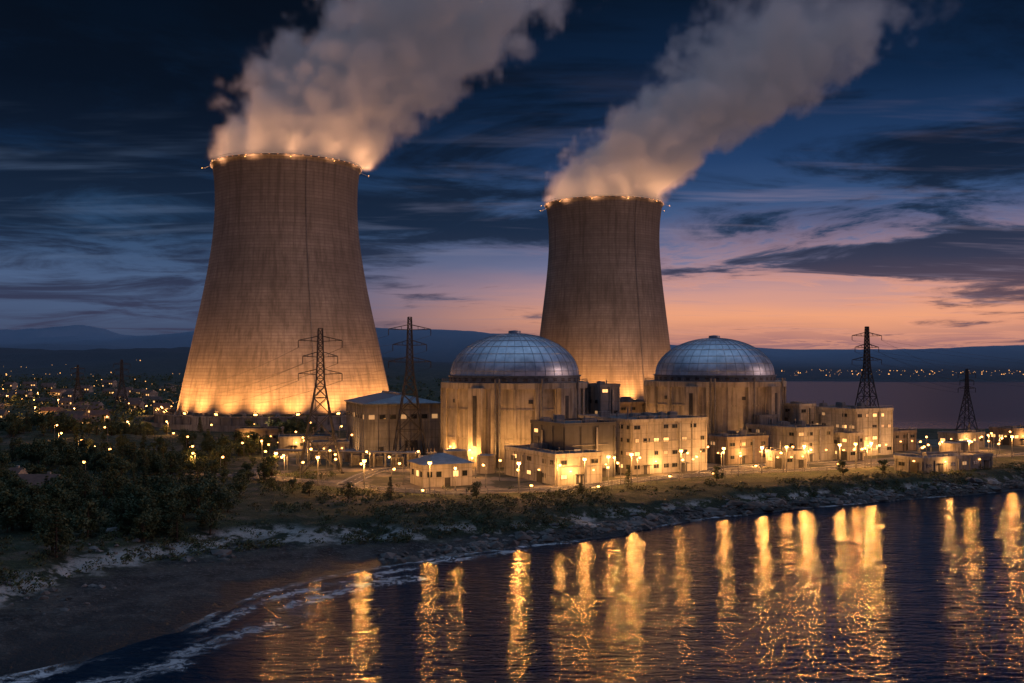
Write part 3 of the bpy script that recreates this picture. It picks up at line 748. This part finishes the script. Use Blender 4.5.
wires(pc,[q+Vector((420,120,-8)) for q in pc],14)
mb.obj('power_lines',[M['dark']])

# ------------------------------------------------------------------ roads
def strip(pts,step=3):
    P=resample(pts,step)
    for _ in range(6): P[1:-1]=(P[:-2]+P[1:-1]*2+P[2:])/4
    T=np.gradient(P,axis=0); T/=np.hypot(T[:,0],T[:,1])[:,None]; N=np.stack([-T[:,1],T[:,0]],-1); return P,N
def road(name,pts,half=3.6):
    P,N=strip(pts); e=empty(name); mb=MB()
    zs_=[max(GZ,ghz(*q)) for q in P]
    for i in range(len(P)-1):
        a,b=P[i],P[i+1]; za,zb=zs_[i]+.07,zs_[i+1]+.07
        mb.face([(*(a-N[i]*half),za),(*(b-N[i+1]*half),zb),(*(b+N[i+1]*half),zb),(*(a+N[i]*half),za)])
    mb.obj('asphalt_surface',[M['asphalt']],e)
    mb=MB()
    for i in range(len(P)-1):
        for sg in (-1,1):
            a=P[i]+N[i]*sg*(half+.15); b=P[i+1]+N[i+1]*sg*(half+.15); mb.beam((*a,zs_[i]+.1),(*b,zs_[i+1]+.1),.26)
    mb.obj('kerbs',[M['kerb']],e)
    mb=MB()
    for i in range(0,len(P)-1):
        a,b=P[i],P[i+1]
        if i%2==0: mb.face([(*(a-N[i]*.08),zs_[i]+.085),(*(b-N[i+1]*.08),zs_[i+1]+.085),(*(b+N[i+1]*.08),zs_[i+1]+.085),(*(a+N[i]*.08),zs_[i]+.085)])
        for sg in (-1,1):
            c0=a+N[i]*sg*(half-.3); c1=b+N[i+1]*sg*(half-.3)
            mb.face([(*(c0-N[i]*.07),zs_[i]+.085),(*(c1-N[i+1]*.07),zs_[i+1]+.085),(*(c1+N[i+1]*.07),zs_[i+1]+.085),(*(c0+N[i]*.07),zs_[i]+.085)])
    mb.obj('painted_markings',[M['paint']],e); return P,N
RD1=[(-120,345),(-80,330),(-50,308),(-22,293),(12,299),(42,326),(75,346),(105,354),(140,374),(200,408),(260,430)]
P1,N1=road('shore_road',RD1)
road('service_road',[(-52,312),(-50,340),(-46,358),(-25,362)],2.8)
road('service_road',[(66,344),(74,362),(100,372),(132,392)],2.8)
m,t,p=newmat('yard_gravel'); gp=t.node('ShaderNodeNewGeometry').outputs['Position']
n1=t.noise(gp,.07,5,.65); n2=t.noise(gp,1.2,4,.6)
c=t.mix(t.mr(n1,.46,.56),C(.03,.036,.02),C(.20,.17,.13)); c=t.mix(t.math('MULTIPLY',t.mr(n2,.4,.7),.55),c,C(.04,.04,.03)); t.put(p.inputs['Base Color'],c); p.inputs['Roughness'].default_value=.9
mb=MB(); mb.face([(-96,344,GZ+.03),(-50,312,GZ+.03),(-22,297,GZ+.03),(12,303,GZ+.03),(42,330,GZ+.03),(75,350,GZ+.03),(140,379,GZ+.03),(255,440,GZ+.03),(250,490,GZ+.03),(-96,500,GZ+.03)])
mb.obj('paved_yard',[m])

mb=MB()
fp=resample([(-118,338),(-84,322),(-54,298),(-26,284),(14,288),(46,316),(78,337),(108,343)],3.0)
for i,q in enumerate(fp):
    z=ghz(*q); mb.beam((*q,z),(*q,z+2.4),.12)
    if i:
        q0=fp[i-1]; z0=ghz(*q0)
        for hz in (.4,.9,1.4,1.9,2.3): mb.beam((*q0,z0+hz),(*q,z+hz),.035)
mb.obj('security_fence',[M['steel']])

for i in range(3,len(P1)-1,6):
    q=P1[i]+N1[i]*(-1 if (i//6)%2 else 1)*5.0
    street_lamp(float(q[0]),float(q[1]),3200 if i%12==3 else 0,rot=math.atan2(N1[i][1],N1[i][0])+(0 if (i//6)%2 else math.pi))
extra=[(-88,352),(-74,362),(-60,340),(-76,338),(-50,352),(-34,352),(-40,332),(-26,330),(-12,330),(-4,322),(-34,312),(-8,306),(4,352),(-24,372),(-14,360),
 (34,332),(36,352),(60,346),(72,370),(90,362),(78,390),(104,372),(134,390),(130,366),(160,394),(152,372),(174,420),(186,384),(205,430),(224,448),(244,462),(215,405),(168,456),(145,452),
 (-100,400),(-112,432),(-86,415),(-70,430),(-96,448),(-122,470),(-146,484),(-172,500),(-196,512),(-64,462),(-84,486),(-60,500),(-220,540),(-236,580),
 (12,345),(48,420),(36,430),(60,408),(20,440),(98,400),(-130,500),(-105,515),(-45,520)]
for q in extra: street_lamp(q[0],q[1],random.choice((0,3200,5200,0)))
for q in ((-150,360),(-170,392),(-195,430),(-215,470),(-120,372)): street_lamp(q[0],q[1],3200)
for q in ((-128,300),(-140,345),(-160,410),(-182,450),(-150,440),(-135,415),(-92,380),(-104,388),(-20,316),(-58,326),(-66,356),(-82,400),(30,300),(54,322),(76,336),(94,346),(124,360),(150,368),(164,384),(180,394),(196,420),(212,440)): street_lamp(q[0],q[1],0)
def mast(x,y,pw):
    z=ghz(x,y); e=empty('light_mast',(x,y,z)); mb=MB(); mb.cyl((0,0,0),(0,0,9),.18,.1,8,0); mb.box((0,0,9.3),(1.3,.4,.2),0,0)
    mb.lathe([(.01,8.5),(.45,8.6),(.58,8.9),(.45,9.2)],10,(0,0,0),1)
    mb.obj('mast_and_heads',[M['steel'],M['bulb_w']],e)
    k=('m',pw)
    if k not in LAMPS:
        L=bpy.data.lights.new('mast_light','POINT'); L.energy=pw; L.color=(1,.42,.09); L.shadow_soft_size=.45; LAMPS[k]=L
    mkobj('mast_light',LAMPS[k],e,(0,-1.1,8.2))
for q in ((-76,322,5000),(-60,309,3600),(-44,298,7500),(-24,292,3600),(2,291,7500),(22,303,5000),(30,311,3600),(38,318,7500),(56,331,5000),(72,340,3600),(86,344,7500),(95,346,3600),(102,349,7500),(116,354,7500),(123,358,3600),(130,362,7500),(170,372,5000),(196,392,5000)): mast(*q)
for (x,y,tx_,ty_,tz_,pw) in ((52,329,58,352,12,8500),(68,338,68,356,12,8500),(26,322,32,345,12,1200),(152,388,152,412,14,11000),(166,396,156,416,14,11000),(126,396,132,416,14,7000),
    (-62,396,-50,414,14,8000),(-72,420,-60,428,14,6000),(6,304,14,322,7,1600),(26,302,26,320,7,4600),(102,368,106,392,9,7000),(120,368,120,390,9,7000),(-26,293,-22,307,6,1600),(88,361,90,378,7,4600)):
    flood(x,y,GZ+.8,(tx_,ty_,tz_),pw,110)

# ------------------------------------------------------------------ vegetation
def foliage(name,c1,c2):
    m,t,p=newmat(name); co_=t.node('ShaderNodeNewGeometry').outputs['Position']; n=t.noise(co_,.35,1,.6)
    t.put(p.inputs['Base Color'],t.mix(t.mr(n,.35,.65),C(*c1),C(*c2))); p.inputs['Roughness'].default_value=.75; return m
M['leaf']=foliage('tree_foliage',(.040,.070,.026),(.10,.12,.05)); M['leaf2']=foliage('dry_foliage',(.06,.06,.025),(.12,.11,.05))
def leaves(mb,c,r,n,size,m,rng,flat=.8):
    for _ in range(n):
        while True:
            v=Vector((rng.uniform(-1,1),rng.uniform(-1,1),rng.uniform(-1,1)))
            if .25<v.length<1: break
        q=Vector(c)+Vector((v.x*r,v.y*r,v.z*r*flat)); a=Vector((rng.gauss(0,1),rng.gauss(0,1),rng.gauss(0,1))).normalized(); b=a.orthogonal().normalized(); c2=a.cross(b)
        s_=size*rng.uniform(.6,1.3)
        mb.face([q+b*s_,q+c2*s_*.6,q-b*s_,q-c2*s_*.6],m)
def tree_mesh(seed,kind):
    rng=random.Random(seed); mb=MB(); H=9
    if kind=='b':
        mb.cyl((0,0,-.5),(.3,.1,3.2),.3,.2,8,0); mb.cyl((.3,.1,3.1),(.1,.3,6.5),.2,.08,6,0)
        for i in range(18):
            a=rng.uniform(0,6.28); z=rng.uniform(2.4,8.0); rr=rng.uniform(.8,3.8)*(1-abs(z-4.6)/6.5)
            c=(rr*math.cos(a),rr*math.sin(a),z)
            mb.cyl((.2,.15,max(2,z-2.2)),c,.1,.03,5,0)
            leaves(mb,c,rng.uniform(.9,1.7),64,.32,1,rng)
    else:
        mb.cyl((0,0,-.5),(0,0,10.5),.26,.04,8,0)
        for k in range(13):
            z=1.6+k*.72; L=2.9*(1-k/14.5)
            for i in range(6):
                a=rng.uniform(0,6.28); l=L*rng.uniform(.65,1.1); c=(l*.65*math.cos(a),l*.65*math.sin(a),z-.1*l)
                mb.cyl((0,0,z+.2),(l*math.cos(a),l*math.sin(a),z-.25*l),.06,.02,4,0); leaves(mb,c,l*.42+.15,16,.24,1,rng,.5)
    return mb.mesh('tree',[M['bark'],M['leaf']])
TM=[tree_mesh(1,'b'),tree_mesh(2,'b'),tree_mesh(3,'b'),tree_mesh(4,'p'),tree_mesh(5,'p')]
rng=random.Random(3)
def put_tree(x,y,sc=None):
    k=rng.choice((0,1,2,0,1,2,3,4)); o=mkobj('pine_tree' if k>2 else 'broadleaf_tree',TM[k],loc=(x,y,ghz(x,y)-.2))
    s_=sc or rng.uniform(.55,1.15); o.scale=(s_*rng.uniform(.85,1.2),s_*rng.uniform(.85,1.2),s_); o.rotation_euler=(0,0,rng.uniform(0,6.28))
n=0
while n<620:
    y=rng.uniform(195,540); tq=rng.uniform(-.62,-.16); x=tq*y
    if samp(SG,x,y)<44: continue
    dens=samp(TG,x,y)
    lim=-.24-max(0,(290-y))*.0009
    if tq>lim and y<320: continue
    if tq>-.235 and y<390: continue
    if (x-T1[0])**2+(y-T1[1])**2<92**2: continue
    if x>-102 and y>330: continue
    if dens<.49 and rng.random()<.95: continue
    put_tree(x,y,rng.uniform(.4,1.05)); n+=1
for q in ((-72,300),(-64,292),(-82,306),(-90,312),(-58,286),(-100,318),(-46,281),(-108,325),(66,322),(112,338),(128,345),(205,375),(220,385),(236,400),(250,410),(190,366),(-94,362),(-90,372),(-84,346),(-10,281),(20,293),(36,309),(-34,279)): put_tree(*q,rng.uniform(.35,.65))
mb=MB(); k=0
while k<3800:
    y=rng.uniform(180,420); x=rng.uniform(-.6*y,.60*y); s_=samp(SG,x,y)
    bw=float(np.interp(x,[-80,-50,-25,10,60,300],[36,28,13,8,5,4]))
    if s_<bw or (x>-60 and s_>bw+ (62 if x<20 else (34 if x<70 else 18))): continue
    if x>-105 and y>345 and x<100: continue
    if np.min(np.hypot(P1[:,0]-x,P1[:,1]-y))<5.5: continue
    if y>303 and x>-30 and x<60 : continue
    dn=samp(UG,x,y)
    if dn<.47 and rng.random()<.85: continue
    z=ghz(x,y); r=rng.uniform(.4,1.9); leaves(mb,(x,y,z+r*.3),r,int(14+r*16),.26,0 if rng.random()<.7 else 1,rng,.6); k+=1
mb.obj('scrub_foliage',[M['leaf'],M['leaf2']])
mb=MB()
for i in range(1500):
    y=rng.uniform(520,1500); x=rng.uniform(-.75,-.28)*y if rng.random()<.75 else rng.uniform(-.18,.3)*y
    if (x-T1[0])**2+(y-T1[1])**2<95**2 or (x-T2[0])**2+(y-T2[1])**2<90**2: continue
    z=ghz(x,y)
    if z<2: continue
    r=rng.uniform(3,7); leaves(mb,(x,y,z+r*.5),r,26,1.1,0,rng,.8)
mb.obj('distant_woodland',[M['leaf']])
mb=MB()
def rockadd(x,y,z,r):
    n0=len(mb.v)
    ph=(1+5**.5)/2; vs=[(-1,ph,0),(1,ph,0),(-1,-ph,0),(1,-ph,0),(0,-1,ph),(0,1,ph),(0,-1,-ph),(0,1,-ph),(ph,0,-1),(ph,0,1),(-ph,0,-1),(-ph,0,1)]
    fs=[(0,11,5),(0,5,1),(0,1,7),(0,7,10),(0,10,11),(1,5,9),(5,11,4),(11,10,2),(10,7,6),(7,1,8),(3,9,4),(3,4,2),(3,2,6),(3,6,8),(3,8,9),(4,9,5),(2,4,11),(6,2,10),(8,6,7),(9,8,1)]
    sx=rng.uniform(.9,1.7)
    for v in vs:
        q=rng.uniform(.32,.64)*r; mb.v.append((x+v[0]*q*sx,y+v[1]*q,z+v[2]*q*.6))
    for f in fs: mb.f.append(tuple(n0+i for i in f)); mb.m.append(0)
k=0
while k<3000:
    i=rng.randrange(len(base)-1); off=abs(rng.gauss(0,1))*3.5+rng.uniform(-.5,2); 
    q=base[i]; x=float(q[0])+rng.uniform(-2,2)-off*.45; y=float(q[1])+off*.9+rng.uniform(-1,1)
    if q[0]<-25:
        if rng.random()<.25: continue
        off2=rng.uniform(24,70); x-=off2*.6; y+=off2*.8
        if samp(UG,x,y)<.49: continue
    r=rng.choice((.2,.25,.3,.35,.5,.5,.7,1.0)); 
    if rng.random()<.02: r=2.0
    rockadd(x,y,ghz(x,y)+r*.05,r); k+=1
mb.obj('shore_rocks',[M['rock']])

# ------------------------------------------------------------------ town
def house_mesh(seed):
    rg=random.Random(seed); mb=MB(); w_,d_,h_=rg.uniform(9,15),rg.uniform(8,11),rg.choice((3.4,6.2))
    mb.box((0,0,h_/2),(w_,d_,h_),0,0); o=.5
    a,b,c,d=(-w_/2-o,-d_/2-o,h_),(w_/2+o,-d_/2-o,h_),(w_/2+o,d_/2+o,h_),(-w_/2-o,d_/2+o,h_); r1,r2=(-w_/2-o,0,h_+2.6),(w_/2+o,0,h_+2.6)
    for f in ((a,b,r2,r1),(c,d,r1,r2)): mb.face(f,1)
    mb.face((b,c,r2),0); mb.face((d,a,r1),0); mb.face((d,c,b,a),0)
    n=int(w_/2.6)
    for fl in range(1 if h_<4 else 2):
        for i in range(n):
            u=-w_/2+(i+.5)*w_/n; mb.box((u,-d_/2-.03,1.7+fl*2.8),(1.2,.12,1.3),0,3 if rg.random()<.25 else 2)
    mb.box((w_*.1,-d_/2-.06,1.1),(1.0,.14,2.2),0,4); mb.box((w_*.3,1.5,h_+2.2),(.8,.8,1.6),0,0)
    return mb.mesh('house',[M['house'],M['tile'],M['glass'],M['lit'],M['dark']])
HM=[house_mesh(i) for i in range(6)]
k=0
while k<60:
    y=rng.uniform(540,1250); x=rng.uniform(-.56,-.34)*y
    if (x-T1[0])**2+(y-T1[1])**2<105**2: continue
    o=mkobj('town_house',HM[rng.randrange(6)],loc=(x,y,ghz(x,y)-.2)); o.rotation_euler=(0,0,rng.uniform(-.6,.6)); k+=1
for i in range(20):
    y=rng.uniform(540,1000); x=rng.uniform(-.53,-.34)*y
    if (x-T1[0])**2+(y-T1[1])**2<100**2: continue
    street_lamp(x,y,8000 if i%2 else 0)
o=mkobj('town_house',HM[1],loc=(-148,292,ghz(-148,292)-.2)); o=mkobj('town_house',HM[2],loc=(-131,272,ghz(-131,272)-.2))
mb=MB()
for i in range(280):
    if rng.random()<.45: y=rng.uniform(650,1500)+rng.choice((0,0,500)); x=rng.uniform(-.62,-.30)*y; 
    else: y=rng.uniform(2120,3200); x=rng.uniform(.24,.6)*y
    z=max(0,ghz(x,y))+5; s_=.00055*y*rng.choice((.35,.45,.6,1.0)); mb.box((x,y,z),(s_,s_,s_),0,0)
mb.obj('distant_town_lights',[emis('distant_lamp_glow',(1,.45,.12),3.0)])
print('objects',len(bpy.data.objects))
